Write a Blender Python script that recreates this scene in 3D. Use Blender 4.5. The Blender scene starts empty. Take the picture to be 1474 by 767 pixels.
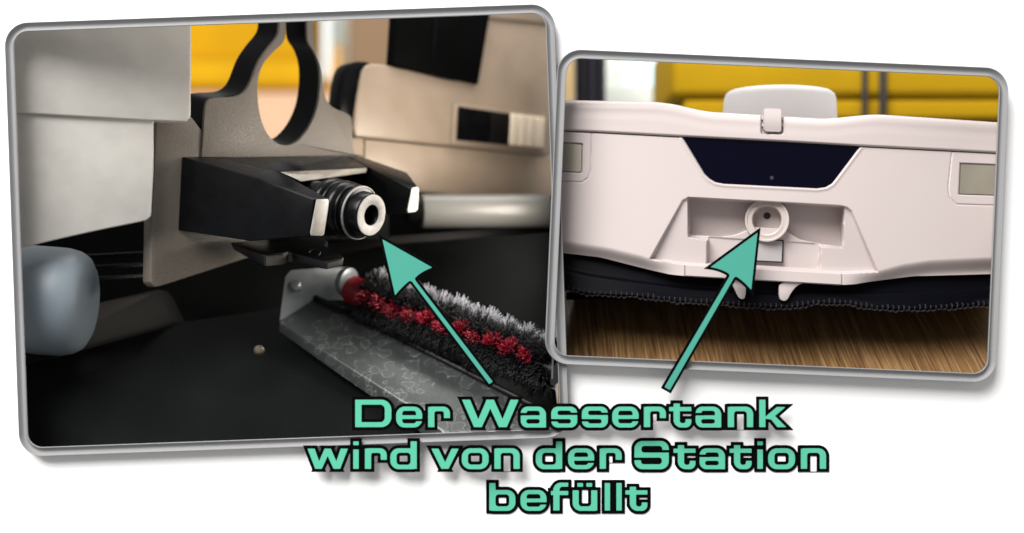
import bpy, bmesh, math, random
import numpy as np
from mathutils import Vector, Matrix

random.seed(7)
SC = bpy.context.scene
COL = SC.collection
S = 0.0005            # metres per unit (half a millimetre)
F = 1800.0            # camera stands this many units in front of the white board
CX, CY = 737.0, 383.5

# ------------------------------------------------------------------ camera
cam_d = bpy.data.cameras.new('camera')
cam = bpy.data.objects.new('camera', cam_d); COL.objects.link(cam)
cam.location = (0, -F * S, 0)
cam.rotation_euler = (math.radians(90), 0, 0)
cam_d.sensor_width = 36.0
cam_d.lens = 36.0 * F / 1474.0
cam_d.clip_start = 0.02
cam_d.clip_end = 60
cam_d.dof.use_dof = True
cam_d.dof.focus_distance = (F + 55) * S
cam_d.dof.aperture_fstop = (cam_d.lens / 1000.0) / (30 * S)
SC.camera = cam

# ------------------------------------------------------------------ world and lamps
world = bpy.data.worlds.new('World'); SC.world = world
world.use_nodes = True
world.node_tree.nodes['Background'].inputs['Color'].default_value = (1.0, 0.99, 0.98, 1)
world.node_tree.nodes['Background'].inputs['Strength'].default_value = 0.40

def area_lamp(name, loc, target, sx, sy, watts, color=(1, 1, 1)):
    d = bpy.data.lights.new(name, 'AREA'); d.shape = 'RECTANGLE'
    d.size = sx; d.size_y = sy; d.energy = watts; d.color = color
    o = bpy.data.objects.new(name, d); COL.objects.link(o)
    o.location = loc
    o.rotation_euler = (Vector(target) - Vector(loc)).to_track_quat('-Z', 'Y').to_euler()
    return o

kd = Vector((-0.62, -1.0, 1.1)).normalized() * 3.0
area_lamp('studio_softbox', kd, (0, 0, 0), 2.0, 2.0, 235, (1, 0.985, 0.96))
# daylight falling into the docking station from the room on its right
area_lamp('station_daylight', (0.0335, 0.105, 0.06), (-0.17, 0.1123, 0.06), 0.12, 0.10, 1.1, (1, 0.92, 0.82))
# fill lamps added overhead to brighten the sofas and turret behind the board
area_lamp('room_fill', (0.25, 0.26, 0.85), (0.25, 0.55, 0.0), 1.0, 0.4, 10, (1, 0.97, 0.93))
area_lamp('room_fill_far', (-1.0, 1.6, 1.6), (-1.0, 3.5, 0.2), 1.6, 1.0, 30, (1, 0.95, 0.88))

SC.view_settings.view_transform = 'Standard'
SC.view_settings.look = 'None'
SC.view_settings.exposure = 0
SC.view_settings.gamma = 1
SC.view_settings.use_curve_mapping = False
SC.render.engine = 'CYCLES'
SC.cycles.max_bounces = 8
SC.cycles.use_denoising = True

# ------------------------------------------------------------------ helpers
def P(x, y, d=0.0):
    """the point that lies d units behind the board where the view line of image position x, y meets that depth"""
    k = (F + d) / F
    return Vector(((x - CX) * k * S, d * S, (CY - y) * k * S))

CAM = Vector((0, -F * S, 0))

class Plane:
    def __init__(self, a, b, up=(0, 0, 1)):
        self.o = a
        self.u = (b - a).normalized()
        self.v = Vector(up).normalized()
        n = self.u.cross(self.v).normalized()
        if n.dot(CAM - a) < 0: n = -n
        self.n = n
    def __call__(self, x, y, h=0.0):
        r = P(x, y, 0) - CAM
        t = (self.o - CAM).dot(self.n) / r.dot(self.n)
        return CAM + r * t + self.n * h * S

def finish(name, me, mat, parent=None, smooth=True, angle=35):
    me.validate()
    bm = bmesh.new(); bm.from_mesh(me)
    bmesh.ops.recalc_face_normals(bm, faces=bm.faces)
    bm.to_mesh(me); bm.free()
    if smooth:
        me.polygons.foreach_set('use_smooth', [True] * len(me.polygons))
        me.set_sharp_from_angle(angle=math.radians(angle))
    o = bpy.data.objects.new(name, me); COL.objects.link(o)
    if mat: me.materials.append(mat)
    if parent: adopt(o, parent)
    return o

def adopt(o, parent):
    o.parent = parent
    o.matrix_parent_inverse = WM[parent.name].inverted()
    WM[o.name] = WM[parent.name] if o.type != 'EMPTY' else WM[o.name]
    WM[o.name] = Matrix.Identity(4) if o.type != 'EMPTY' else WM[o.name]

class _WM(dict):
    def __missing__(self, k): return Matrix.Identity(4)
WM = _WM()

def mesh(name, vs, fs, mat, parent=None, smooth=True, angle=35, bevel=0, seg=2):
    me = bpy.data.meshes.new(name)
    me.from_pydata([tuple(v) for v in vs], [], fs); me.update()
    if bevel:
        bm = bmesh.new(); bm.from_mesh(me)
        bmesh.ops.recalc_face_normals(bm, faces=bm.faces)
        es = [e for e in bm.edges if len(e.link_faces) == 2 and e.calc_face_angle(0) > 0.35]
        bmesh.ops.bevel(bm, geom=es, offset=bevel * S, segments=seg, affect='EDGES', profile=0.5, clamp_overlap=True)
        bm.to_mesh(me); bm.free()
    return finish(name, me, mat, parent, smooth, angle)

def thing(name, label, cat, loc, group=None):
    o = bpy.data.objects.new(name, None); COL.objects.link(o)
    o.location = loc; o.empty_display_size = 0.01
    WM[o.name] = Matrix.Translation(Vector(loc))
    return tag(o, label, cat, group)

def tag(o, label, cat=None, group=None, kind=None):
    o['label'] = label
    if cat: o['category'] = cat
    if group: o['group'] = group
    if kind: o['kind'] = kind
    return o

def prism(name, pts, vec, mat, parent=None, bevel=1.5, seg=2, smooth=True, angle=35):
    """a polygon of 3D points given thickness along vec (in units)"""
    v = Vector(vec) * S; n = len(pts)
    vs = list(pts) + [p + v for p in pts]
    fs = [tuple(range(n)), tuple(range(2 * n - 1, n - 1, -1))]
    fs += [(i, n + i, n + (i + 1) % n, (i + 1) % n) for i in range(n)]
    return mesh(name, vs, fs, mat, parent, smooth, angle, bevel, seg)

def loft(name, rings, mat, parent=None, closed=True, caps=True, bevel=0, angle=35, seg=2, smooth=True):
    n = len(rings[0]); vs = [p for r in rings for p in r]; fs = []
    for a in range(len(rings) - 1):
        for i in range(n if closed else n - 1):
            j = (i + 1) % n
            fs.append((a * n + i, a * n + j, (a + 1) * n + j, (a + 1) * n + i))
    if caps and closed:
        fs.append(tuple(range(n - 1, -1, -1))); fs.append(tuple((len(rings) - 1) * n + i for i in range(n)))
    return mesh(name, vs, fs, mat, parent, smooth, angle, bevel, seg)

def basis(axis):
    w = axis.normalized()
    a = Vector((0, 0, 1)) if abs(w.z) < 0.9 else Vector((1, 0, 0))
    u = w.cross(a).normalized(); return u, w.cross(u).normalized(), w

def lathe(name, o, axis, prof, mat, parent=None, n=48, caps=True, angle=35):
    """prof: (radius, distance along the axis) in units"""
    u, v, w = basis(axis)
    rings = [[o + w * t * S + (u * math.cos(2 * math.pi * i / n) + v * math.sin(2 * math.pi * i / n)) * r * S for i in range(n)] for r, t in prof]
    return loft(name, rings, mat, parent, caps=caps, angle=angle)

def torus(name, o, axis, R, r, mat, parent=None, n=56, m=14):
    u, v, w = basis(axis); vs = []; fs = []
    for i in range(n):
        a = 2 * math.pi * i / n; e = u * math.cos(a) + v * math.sin(a)
        for j in range(m):
            b = 2 * math.pi * j / m
            vs.append(o + (e * (R + r * math.cos(b)) + w * r * math.sin(b)) * S)
    for i in range(n):
        for j in range(m):
            fs.append((i * m + j, ((i + 1) % n) * m + j, ((i + 1) % n) * m + (j + 1) % m, i * m + (j + 1) % m))
    return mesh(name, vs, fs, mat, parent)

def boxp(name, x0, y0, x1, y1, d0, d1, mat, parent=None, bevel=2, seg=3):
    """an upright block whose front lies at depth d0 and back at d1"""
    a, b = P(x0, y0, d0), P(x1, y1, d0)
    pts = [Vector((a.x, a.y, a.z)), Vector((b.x, a.y, a.z)), Vector((b.x, a.y, b.z)), Vector((a.x, a.y, b.z))]
    return prism(name, pts, (0, d1 - d0, 0), mat, parent, bevel, seg)

def chaikin(pts, it=2, closed=True):
    for _ in range(it):
        out = []; n = len(pts)
        rng = range(n) if closed else range(n - 1)
        if not closed: out.append(pts[0])
        for i in rng:
            a, b = pts[i], pts[(i + 1) % n]
            out.append((a[0] * .75 + b[0] * .25, a[1] * .75 + b[1] * .25))
            out.append((a[0] * .25 + b[0] * .75, a[1] * .25 + b[1] * .75))
        if not closed: out.append(pts[-1])
        pts = out
    return pts

def interp(pts):
    xs = np.array([p[0] for p in pts], float); ys = np.array([p[1] for p in pts], float)
    return lambda x: np.interp(x, xs, ys)

def smooth_interp(pts, w=9):
    f = interp(pts)
    offs = np.linspace(-w, w, 7)
    return lambda x: sum(f(np.asarray(x, float) + o) for o in offs) / 7.0

# ---- shape fields (negative inside) for lettering, panels and recesses
def f_box(x0, y0, x1, y1):
    return lambda x, y: np.maximum(np.maximum(x0 - x, x - x1), np.maximum(y0 - y, y - y1))
def f_rbox(x0, y0, x1, y1, tl, tr=None, br=None, bl=None):
    """tl is the corner at (x0, y1): y grows upward"""
    if tr is None: tr = br = bl = tl
    def f(x, y):
        cx, cy = (x0 + x1) / 2, (y0 + y1) / 2; hx, hy = (x1 - x0) / 2, (y1 - y0) / 2
        px, py = x - cx, y - cy
        r = np.where(px > 0, np.where(py > 0, tr, br), np.where(py > 0, tl, bl))
        qx, qy = np.abs(px) - hx + r, np.abs(py) - hy + r
        rounded = np.minimum(np.maximum(qx, qy), 0) + np.hypot(np.maximum(qx, 0), np.maximum(qy, 0)) - r
        return np.where(r > 0, rounded, np.maximum(qx, qy))
    return f
def f_conv(*p):
    a = sum(p[i][0] * p[(i + 1) % len(p)][1] - p[(i + 1) % len(p)][0] * p[i][1] for i in range(len(p)))
    if a < 0: p = p[::-1]
    def f(x, y):
        o = None
        for i in range(len(p)):
            (ax, ay), (bx, by) = p[i], p[(i + 1) % len(p)]
            l = math.hypot(bx - ax, by - ay)
            d = ((by - ay) * (x - ax) - (bx - ax) * (y - ay)) / l
            o = d if o is None else np.maximum(o, d)
        return o
    return f
def f_poly(pts):
    """signed distance of any polygon"""
    def f(x, y):
        d = np.full(np.shape(x), 1e9); s = np.ones(np.shape(x))
        n = len(pts)
        for i in range(n):
            ax, ay = pts[i]; bx, by = pts[i - 1]
            ex, ey = bx - ax, by - ay; wx, wy = x - ax, y - ay
            t = np.clip((wx * ex + wy * ey) / (ex * ex + ey * ey + 1e-12), 0, 1)
            d = np.minimum(d, np.hypot(wx - ex * t, wy - ey * t))
            c1 = y >= ay; c2 = y < by; c3 = ex * wy > ey * wx
            flip = (c1 & c2 & c3) | (~c1 & ~c2 & ~c3)
            s = np.where(flip, -s, s)
        return d * s
    return f
def U(*fs): return lambda x, y: np.minimum.reduce([f(x, y) for f in fs])
def D(a, *bs): return lambda x, y: np.maximum.reduce([a(x, y)] + [-b(x, y) for b in bs])
def sh(f, dx, dy, flip=True):
    """move a y-up glyph to image position dx, baseline dy"""
    return lambda x, y: f(x - dx, dy - y)

def field_faces(f, x0, y0, x1, y1, res):
    nx, ny = int(math.ceil((x1 - x0) / res)) + 1, int(math.ceil((y1 - y0) / res)) + 1
    xs = x0 + np.arange(nx) * res; ys = y0 + np.arange(ny) * res
    X, Y = np.meshgrid(xs, ys)
    V = f(X, Y); V = np.where(np.abs(V) < 1e-6, 1e-6, V)
    idx = {}; vs = []; fs = []
    def gv(key, p):
        if key not in idx: idx[key] = len(vs); vs.append(p)
        return idx[key]
    neg = V < 0
    cell = neg[:-1, :-1] | neg[1:, :-1] | neg[:-1, 1:] | neg[1:, 1:]
    for j, i in zip(*np.nonzero(cell)):
        cs = [(j, i), (j, i + 1), (j + 1, i + 1), (j + 1, i)]
        poly = []
        for k in range(4):
            a, b = cs[k], cs[(k + 1) % 4]
            va, vb = V[a], V[b]
            if va < 0: poly.append(gv(a, (xs[a[1]], ys[a[0]])))
            if (va < 0) != (vb < 0):
                key = (a, b) if a < b else (b, a)
                t = va / (va - vb)
                poly.append(gv(key, (xs[a[1]] + (xs[b[1]] - xs[a[1]]) * t, ys[a[0]] + (ys[b[0]] - ys[a[0]]) * t)))
        if len(poly) > 2: fs.append(tuple(poly))
    return vs, fs

def field_solid(name, f, bbox, res, fmap, back, mat, parent=None, angle=35, smooth=True):
    """fmap(x, y) gives the 3D front point; back is the thickness vector in units"""
    v2, fs = field_faces(f, *bbox, res)
    fr = [fmap(x, y) for x, y in v2]; n = len(fr); b = Vector(back) * S
    vs = fr + [p + b for p in fr]
    cnt = {}
    for q in fs:
        for k in range(len(q)):
            e = (q[k], q[(k + 1) % len(q)])
            cnt[e] = cnt.get(e, 0) + 1
    side = [(a, b_) for (a, b_) in cnt if (b_, a) not in cnt]
    allf = list(fs) + [tuple(n + i for i in reversed(q)) for q in fs] + [(b_, a, n + a, n + b_) for a, b_ in side]
    return mesh(name, vs, allf, mat, parent, smooth, angle)

# ------------------------------------------------------------------ materials
def material(name, color, rough=0.5, metal=0.0, spec=0.5, var=0.0, vscale=40.0, bump=0.0, bscale=400.0, emit=None, coat=0.0, stretch=None, dust=0.0):
    m = bpy.data.materials.new(name); m.use_nodes = True
    nt = m.node_tree; b = nt.nodes['Principled BSDF']
    b.inputs['Base Color'].default_value = (*color, 1)
    b.inputs['Roughness'].default_value = rough
    b.inputs['Metallic'].default_value = metal
    b.inputs['Specular IOR Level'].default_value = spec
    b.inputs['Coat Weight'].default_value = coat
    tc = nt.nodes.new('ShaderNodeTexCoord'); mp = nt.nodes.new('ShaderNodeMapping')
    nt.links.new(tc.outputs['Object'], mp.inputs['Vector'])
    if stretch: mp.inputs['Scale'].default_value = stretch
    if var:
        n = nt.nodes.new('ShaderNodeTexNoise'); n.inputs['Scale'].default_value = vscale; n.inputs['Detail'].default_value = 6
        r = nt.nodes.new('ShaderNodeValToRGB')
        r.color_ramp.elements[0].position = 0.3; r.color_ramp.elements[1].position = 0.7
        r.color_ramp.elements[0].color = (*[c * (1 - var) for c in color], 1)
        r.color_ramp.elements[1].color = (*[min(1, c * (1 + var)) for c in color], 1)
        nt.links.new(mp.outputs[0], n.inputs['Vector']); nt.links.new(n.outputs['Fac'], r.inputs['Fac'])
        last = r.outputs['Color']
        if dust:
            n3 = nt.nodes.new('ShaderNodeTexNoise'); n3.inputs['Scale'].default_value = 900; n3.inputs['Detail'].default_value = 2
            r3 = nt.nodes.new('ShaderNodeValToRGB'); r3.color_ramp.elements[0].position = 0.70; r3.color_ramp.elements[1].position = 0.78
            nt.links.new(mp.outputs[0], n3.inputs['Vector']); nt.links.new(n3.outputs['Fac'], r3.inputs['Fac'])
            mx = nt.nodes.new('ShaderNodeMix'); mx.data_type = 'RGBA'
            mu = nt.nodes.new('ShaderNodeMath'); mu.operation = 'MULTIPLY'; mu.inputs[1].default_value = dust
            nt.links.new(r3.outputs['Color'], mu.inputs[0]); nt.links.new(mu.outputs[0], mx.inputs['Factor'])
            nt.links.new(last, mx.inputs['A']); mx.inputs['B'].default_value = (0.35, 0.33, 0.30, 1)
            last = mx.outputs['Result']
        nt.links.new(last, b.inputs['Base Color'])
        rr = nt.nodes.new('ShaderNodeMapRange'); rr.inputs['To Min'].default_value = max(0, rough - .08); rr.inputs['To Max'].default_value = min(1, rough + .08)
        nt.links.new(n.outputs['Fac'], rr.inputs['Value']); nt.links.new(rr.outputs[0], b.inputs['Roughness'])
    if bump:
        n2 = nt.nodes.new('ShaderNodeTexNoise'); n2.inputs['Scale'].default_value = bscale; n2.inputs['Detail'].default_value = 3
        bp = nt.nodes.new('ShaderNodeBump'); bp.inputs['Strength'].default_value = bump; bp.inputs['Distance'].default_value = 0.0006
        nt.links.new(mp.outputs[0], n2.inputs['Vector']); nt.links.new(n2.outputs['Fac'], bp.inputs['Height']); nt.links.new(bp.outputs[0], b.inputs['Normal'])
    if emit:
        b.inputs['Emission Color'].default_value = (*emit[0], 1); b.inputs['Emission Strength'].default_value = emit[1]
    return m

M = {}
M['board'] = material('white_board', (0.86, 0.86, 0.86), 0.9, spec=0.1)
M['blocker'] = material('grey_blocker_board', (0.10, 0.10, 0.10), 0.9, spec=0.1)
M['frame'] = material('grey_frame_metal', (0.235, 0.235, 0.24), 0.55, metal=0.0, spec=0.3, var=0.04, vscale=12)
M['mint'] = material('mint_acrylic', (0.083, 0.40, 0.272), 0.7, spec=0.1)
M['teal'] = material('teal_acrylic', (0.055, 0.275, 0.215), 0.7, spec=0.1)
M['ink'] = material('black_backing', (0.0015, 0.0015, 0.0015), 0.9, spec=0.03)
M['shell'] = material('white_plastic', (0.475, 0.413, 0.402), 0.42, spec=0.3, var=0.02, vscale=9, bump=0.06, bscale=1800, dust=0.12)
M['shell_dark'] = material('off_white_plastic', (0.43, 0.39, 0.385), 0.5, spec=0.3, var=0.03, vscale=30, dust=0.25)
M['shell_flap'] = material('grey_white_flap_plastic', (0.34, 0.315, 0.315), 0.5, spec=0.2, var=0.02)
M['port'] = material('translucent_white_plastic', (0.45, 0.39, 0.365), 0.35, spec=0.4, var=0.02)
M['glass'] = material('navy_black_glass', (0.0008, 0.0008, 0.006), 0.08, spec=0.12)
M['hole'] = material('dark_hole', (0.006, 0.006, 0.012), 0.6)
M['contact'] = material('nickel_contact', (0.36, 0.33, 0.27), 0.42, metal=0.6, var=0.06, vscale=60, bump=0.1, bscale=700)
M['pad_black'] = material('black_pad_holder', (0.0012, 0.0014, 0.003), 0.5, spec=0.05, var=0.2, vscale=30)
M['pad_cloth'] = material('dark_pad_fabric', (0.004, 0.004, 0.006), 0.95, spec=0.05, bump=0.4, bscale=900)
M['cord'] = material('charcoal_overlock_thread', (0.020, 0.018, 0.020), 0.85, spec=0.1, var=0.3, vscale=200)
M['turret'] = material('white_turret_plastic', (0.80, 0.80, 0.81), 0.4, spec=0.3)
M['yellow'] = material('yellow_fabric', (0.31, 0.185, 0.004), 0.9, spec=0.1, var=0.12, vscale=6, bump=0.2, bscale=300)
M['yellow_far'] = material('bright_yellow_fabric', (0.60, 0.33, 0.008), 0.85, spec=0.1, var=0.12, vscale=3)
M['sofa_dark'] = material('dark_sofa_piping', (0.018, 0.014, 0.012), 0.8)
M['rust'] = material('orange_brown_wood', (0.22, 0.07, 0.015), 0.6)
M['curtain'] = material('grey_curtain', (0.035, 0.034, 0.042), 0.95, spec=0.05, var=0.1, vscale=8)
M['oak'] = material('oak_door', (0.27, 0.19, 0.08), 0.6, var=0.2, vscale=20, stretch=(6, 6, .4))
M['pale'] = material('pale_window_frame', (0.50, 0.53, 0.49), 0.7)
M['sky_pane'] = material('daylit_pane', (0.5, 0.7, 0.75), 0.2, emit=((0.50, 0.88, 0.95), 0.55))
M['panel'] = material('grey_satin_plastic', (0.385, 0.37, 0.345), 0.32, spec=0.5, var=0.05, vscale=70, bump=0.10, bscale=420)
M['panel_warm'] = material('beige_satin_plastic', (0.31, 0.24, 0.178), 0.40, spec=0.5, var=0.06, vscale=40, bump=0.06, bscale=500)
M['bracket'] = material('textured_grey_plastic', (0.098, 0.083, 0.067), 0.36, spec=0.6, var=0.16, vscale=800, bump=0.4, bscale=900)
M['black'] = material('black_plastic', (0.0028, 0.0030, 0.0035), 0.28, spec=0.09, var=0.2, vscale=60, bump=0.05, bscale=900)
M['ring_sheen'] = material('sheen_grey_rubber', (0.15, 0.145, 0.135), 0.5, spec=0.4, var=0.2, vscale=400, bump=0.3, bscale=1300)
M['arm_highlight'] = material('edge_highlight_grey', (0.25, 0.235, 0.21), 0.45, spec=0.5, var=0.12, vscale=300, bump=0.2, bscale=1200)
M['lip_highlight'] = material('lip_highlight_grey', (0.055, 0.050, 0.045), 0.3, spec=0.6, var=0.3, vscale=200)
M['tongue'] = material('satin_black_plastic', (0.006, 0.006, 0.0065), 0.32, spec=0.5, bump=0.1, bscale=900)
M['black_edge'] = material('pale_plastic_edge', (0.22, 0.205, 0.18), 0.45, spec=0.5, var=0.12, vscale=300, bump=0.2, bscale=1200)
M['black_matte'] = material('matte_black_plastic', (0.0018, 0.0022, 0.0021), 0.6, spec=0.03, var=0.3, vscale=25)
M['floor_black'] = material('dull_black_plastic', (0.0033, 0.0042, 0.0040), 0.6, spec=0.04, var=0.35, vscale=18)
M['rubber'] = material('black_rubber', (0.003, 0.003, 0.0035), 0.25, spec=0.18, bump=0.08, bscale=1500)
M['roller'] = material('blue_grey_roller', (0.16, 0.195, 0.225), 0.48, spec=0.5, var=0.05, vscale=20)
M['roller_far'] = material('grey_roller', (0.11, 0.108, 0.10), 0.35, spec=0.4)
M['steel'] = material('zinc_steel', (0.18, 0.195, 0.205), 0.38, metal=0.5, var=0.15, vscale=90, bump=0.1, bscale=500)
M['brass'] = material('brass_screw', (0.05, 0.04, 0.026), 0.5, metal=0.4)
M['gold'] = material('bright_contact_spring', (0.80, 0.68, 0.54), 0.25, metal=0.0, emit=None)
M['red'] = material('red_bristle', (0.25, 0.005, 0.018), 0.36, spec=0.5, var=0.25, vscale=300)
M['redcap'] = material('red_hub_plastic', (0.19, 0.003, 0.009), 0.4)
M['greybr'] = material('grey_bristle', (0.12, 0.123, 0.14), 0.35, spec=0.6, var=0.3, vscale=300)
M['darkbr'] = material('black_bristle', (0.004, 0.0035, 0.004), 0.4, spec=0.25)
M['brown_bar'] = material('dark_brown_bar', (0.004, 0.0034, 0.003), 0.5, spec=0.15, var=0.2, vscale=30)
M['beige_far'] = material('beige_rug', (0.62, 0.40, 0.26), 0.9, var=0.1, vscale=2)
M['brown_far'] = material('brown_curtain', (0.30, 0.20, 0.12), 0.9)
M['amber'] = material('amber_glass', (0.55, 0.28, 0.04), 0.2)
M['white_far'] = material('daylit_white_pane', (0.8, 0.85, 0.85), 0.3, emit=((0.9, 0.97, 1.0), 1.1))

def plate_material():
    m = bpy.data.materials.new('stained_steel_strip'); m.use_nodes = True
    nt = m.node_tree; b = nt.nodes['Principled BSDF']; N = nt.nodes.new; L = nt.links.new
    tc = N('ShaderNodeTexCoord')
    wn = N('ShaderNodeTexNoise'); wn.inputs['Scale'].default_value = 130; wn.inputs['Detail'].default_value = 4; L(tc.outputs['Object'], wn.inputs['Vector'])
    va = N('ShaderNodeVectorMath'); va.operation = 'MULTIPLY_ADD'; va.inputs[1].default_value = (0.012, 0.012, 0.012)
    L(wn.outputs['Color'], va.inputs[0]); L(tc.outputs['Object'], va.inputs[2])
    vo = N('ShaderNodeTexVoronoi'); vo.feature = 'SMOOTH_F1'; vo.inputs['Scale'].default_value = 92; vo.inputs['Smoothness'].default_value = 0.25; L(va.outputs[0], vo.inputs['Vector'])
    r = N('ShaderNodeValToRGB'); e = r.color_ramp.elements
    e[0].position = 0.0; e[0].color = (0.046, 0.051, 0.049, 1); e[1].position = 1.0; e[1].color = (0.032, 0.036, 0.036, 1)
    for pos, c in ((0.40, (0.050, 0.055, 0.053)), (0.432, (0.16, 0.17, 0.165)), (0.460, (0.040, 0.045, 0.044))):
        x = e.new(pos); x.color = (*c, 1)
    L(vo.outputs['Distance'], r.inputs['Fac'])
    mk = N('ShaderNodeTexNoise'); mk.inputs['Scale'].default_value = 28; mk.inputs['Detail'].default_value = 3; L(tc.outputs['Object'], mk.inputs['Vector'])
    mr = N('ShaderNodeValToRGB'); mr.color_ramp.elements[0].position = 0.34; mr.color_ramp.elements[1].position = 0.44; L(mk.outputs['Fac'], mr.inputs['Fac'])
    mm = N('ShaderNodeMix'); mm.data_type = 'RGBA'; L(mr.outputs['Color'], mm.inputs['Factor']); mm.inputs['A'].default_value = (0.034, 0.038, 0.038, 1); L(r.outputs['Color'], mm.inputs['B'])
    n2 = N('ShaderNodeTexNoise'); n2.inputs['Scale'].default_value = 900; L(tc.outputs['Object'], n2.inputs['Vector'])
    r2 = N('ShaderNodeValToRGB'); r2.color_ramp.elements[0].position = 0.66; r2.color_ramp.elements[1].position = 0.8
    L(n2.outputs['Fac'], r2.inputs['Fac'])
    mx = N('ShaderNodeMix'); mx.data_type = 'RGBA'; L(r2.outputs['Color'], mx.inputs['Factor']); L(mm.outputs['Result'], mx.inputs['A']); mx.inputs['B'].default_value = (0.20, 0.20, 0.19, 1)
    L(mx.outputs['Result'], b.inputs['Base Color'])
    bp = N('ShaderNodeBump'); bp.inputs['Strength'].default_value = 0.3; bp.inputs['Distance'].default_value = 0.0005
    L(mm.outputs['Result'], bp.inputs['Height']); L(bp.outputs[0], b.inputs['Normal'])
    b.inputs['Roughness'].default_value = 0.33; b.inputs['Metallic'].default_value = 0.25
    return m
M['plate'] = plate_material()

def wood_material():
    m = bpy.data.materials.new('oak_floor'); m.use_nodes = True
    nt = m.node_tree; b = nt.nodes['Principled BSDF']; N = nt.nodes.new; L = nt.links.new
    tc = N('ShaderNodeTexCoord'); mp = N('ShaderNodeMapping'); mp.inputs['Scale'].default_value = (1, 0.03, 0.03)
    L(tc.outputs['Object'], mp.inputs['Vector'])
    n = N('ShaderNodeTexNoise'); n.inputs['Scale'].default_value = 500; n.inputs['Detail'].default_value = 5; n.inputs['Roughness'].default_value = 0.65
    L(mp.outputs[0], n.inputs['Vector'])
    r = N('ShaderNodeValToRGB'); e = r.color_ramp.elements
    e[0].position = 0.30; e[0].color = (0.045, 0.020, 0.007, 1); e[1].position = 0.70; e[1].color = (0.29, 0.175, 0.078, 1)
    x = e.new(0.47); x.color = (0.14, 0.073, 0.028, 1)
    L(n.outputs['Fac'], r.inputs['Fac'])
    n2 = N('ShaderNodeTexNoise'); n2.inputs['Scale'].default_value = 14; L(mp.outputs[0], n2.inputs['Vector'])
    mx = N('ShaderNodeMix'); mx.data_type = 'RGBA'; mx.blend_type = 'MULTIPLY'; mx.inputs['Factor'].default_value = 0.5
    L(r.outputs['Color'], mx.inputs['A']); L(n2.outputs['Color'], mx.inputs['B'])
    L(r.outputs['Color'], b.inputs['Base Color'])
    bp = N('ShaderNodeBump'); bp.inputs['Strength'].default_value = 0.25; bp.inputs['Distance'].default_value = 0.0006
    L(n.outputs['Fac'], bp.inputs['Height']); L(bp.outputs[0], b.inputs['Normal'])
    b.inputs['Roughness'].default_value = 0.45
    return m
M['wood'] = wood_material()

# ------------------------------------------------------------------ the white board and its two openings
LEFT = dict(c=(412.6, 331.2), hw=396.6, hh=312.8, rot=math.radians(-2.05), R=34, d=-20)
RIGHT = dict(c=(1118.6, 310.6), hw=325.2, hh=227.2, rot=math.radians(2.5), R=34, d=-27)

def f_frame(fr, off):
    c, s = math.cos(fr['rot']), math.sin(fr['rot'])
    k = (F + fr['d']) / F            # the outline is read at the frame's front plane; here it is wanted on the board
    rb = f_rbox(-fr['hw'] + off, -fr['hh'] + off, fr['hw'] - off, fr['hh'] - off, fr['R'] - off)
    def f(x, y):
        X = (x - CX) / k + CX - fr['c'][0]; Y = (y - CY) / k + CY - fr['c'][1]
        return rb(X * c + Y * s, -X * s + Y * c)
    return f

def board():
    hole = U(f_frame(LEFT, 2.2), f_frame(RIGHT, 2.2))
    f = D(f_box(-700, -700, 2180, 1470), hole)
    o = field_solid('display_board', f, (-700 - 6, -700 - 6, 2192, 1482), 6, lambda x, y: P(x, y, 0), (0, 3, 0), M['board'])
    tag(o, 'plain white display board behind the two framed views', 'board', kind='structure')
board()

def light_blocker():
    a, b = (810.5, 60), (793.5, 545)
    o = prism('light_blocker', [P(*a, 3), P(*b, 3), P(*b, 720), P(*a, 720)], (2.5, 0, 0), M['blocker'], None, bevel=0, smooth=False)  # board added edge-on to keep softbox light off the robot's floor
    tag(o, 'added, unseen grey partition between the two framed views', 'light_blocker', kind='structure')
light_blocker()

def frame(name, fr, label):
    rings = []
    prof = [(0, 0), (0, fr['d'] + 1.2), (0.9, fr['d'])]
    for i in range(0, 13):
        t = i / 12; prof.append((1.2 + 11.0 * t, fr['d'] + 0.2 + 6.0 * math.sin(math.pi * t) ** 0.9))
    prof += [(12.6, fr['d']), (13.3, fr['d'] + 0.8), (13.0, fr['d'] + 3.6), (9, fr['d'] + 8.5), (2.3, fr['d'] + 9.5), (2.3, 0)]
    c, s = math.cos(fr['rot']), math.sin(fr['rot'])
    for off, d in prof:
        hw, hh, R = fr['hw'] - off, fr['hh'] - off, fr['R'] - off; ring = []
        for qx, qy, a0 in ((1, 1, 0), (-1, 1, 90), (-1, -1, 180), (1, -1, 270)):
            for i in range(15):
                a = math.radians(a0 + 90 * i / 14)
                x, y = qx * (hw - R) + R * math.cos(a), qy * (hh - R) + R * math.sin(a)
                p = P(fr['c'][0] + x * c - y * s, fr['c'][1] + x * s + y * c, fr['d'])
                ring.append(Vector((p.x, d * S, p.z)))
        rings.append(ring)
    o = loft(name, rings, M['frame'], caps=False, angle=40)
    tag(o, label, 'frame', 'grey rounded frames on the white board')
frame('picture_frame', LEFT, 'large grey rounded frame round the black docking station view, left')
frame('picture_frame', RIGHT, 'smaller grey rounded frame round the white robot view, right')

# ================================================================== LEFT VIEW: the docking station
station = thing('docking_station', 'black and grey docking station interior with water nozzle and guide rollers', 'docking station', P(400, 640, 200))
def part(o, parent=station):
    adopt(o, parent); return o
def sub(name, loc, parent=station):
    e = bpy.data.objects.new(name, None); COL.objects.link(e); e.empty_display_size = 0.01
    e.location = loc; WM[e.name] = Matrix.Translation(loc)
    m = WM[e.name].copy(); e.parent = parent; e.matrix_parent_inverse = WM[parent.name].inverted(); WM[e.name] = m
    return e

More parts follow.
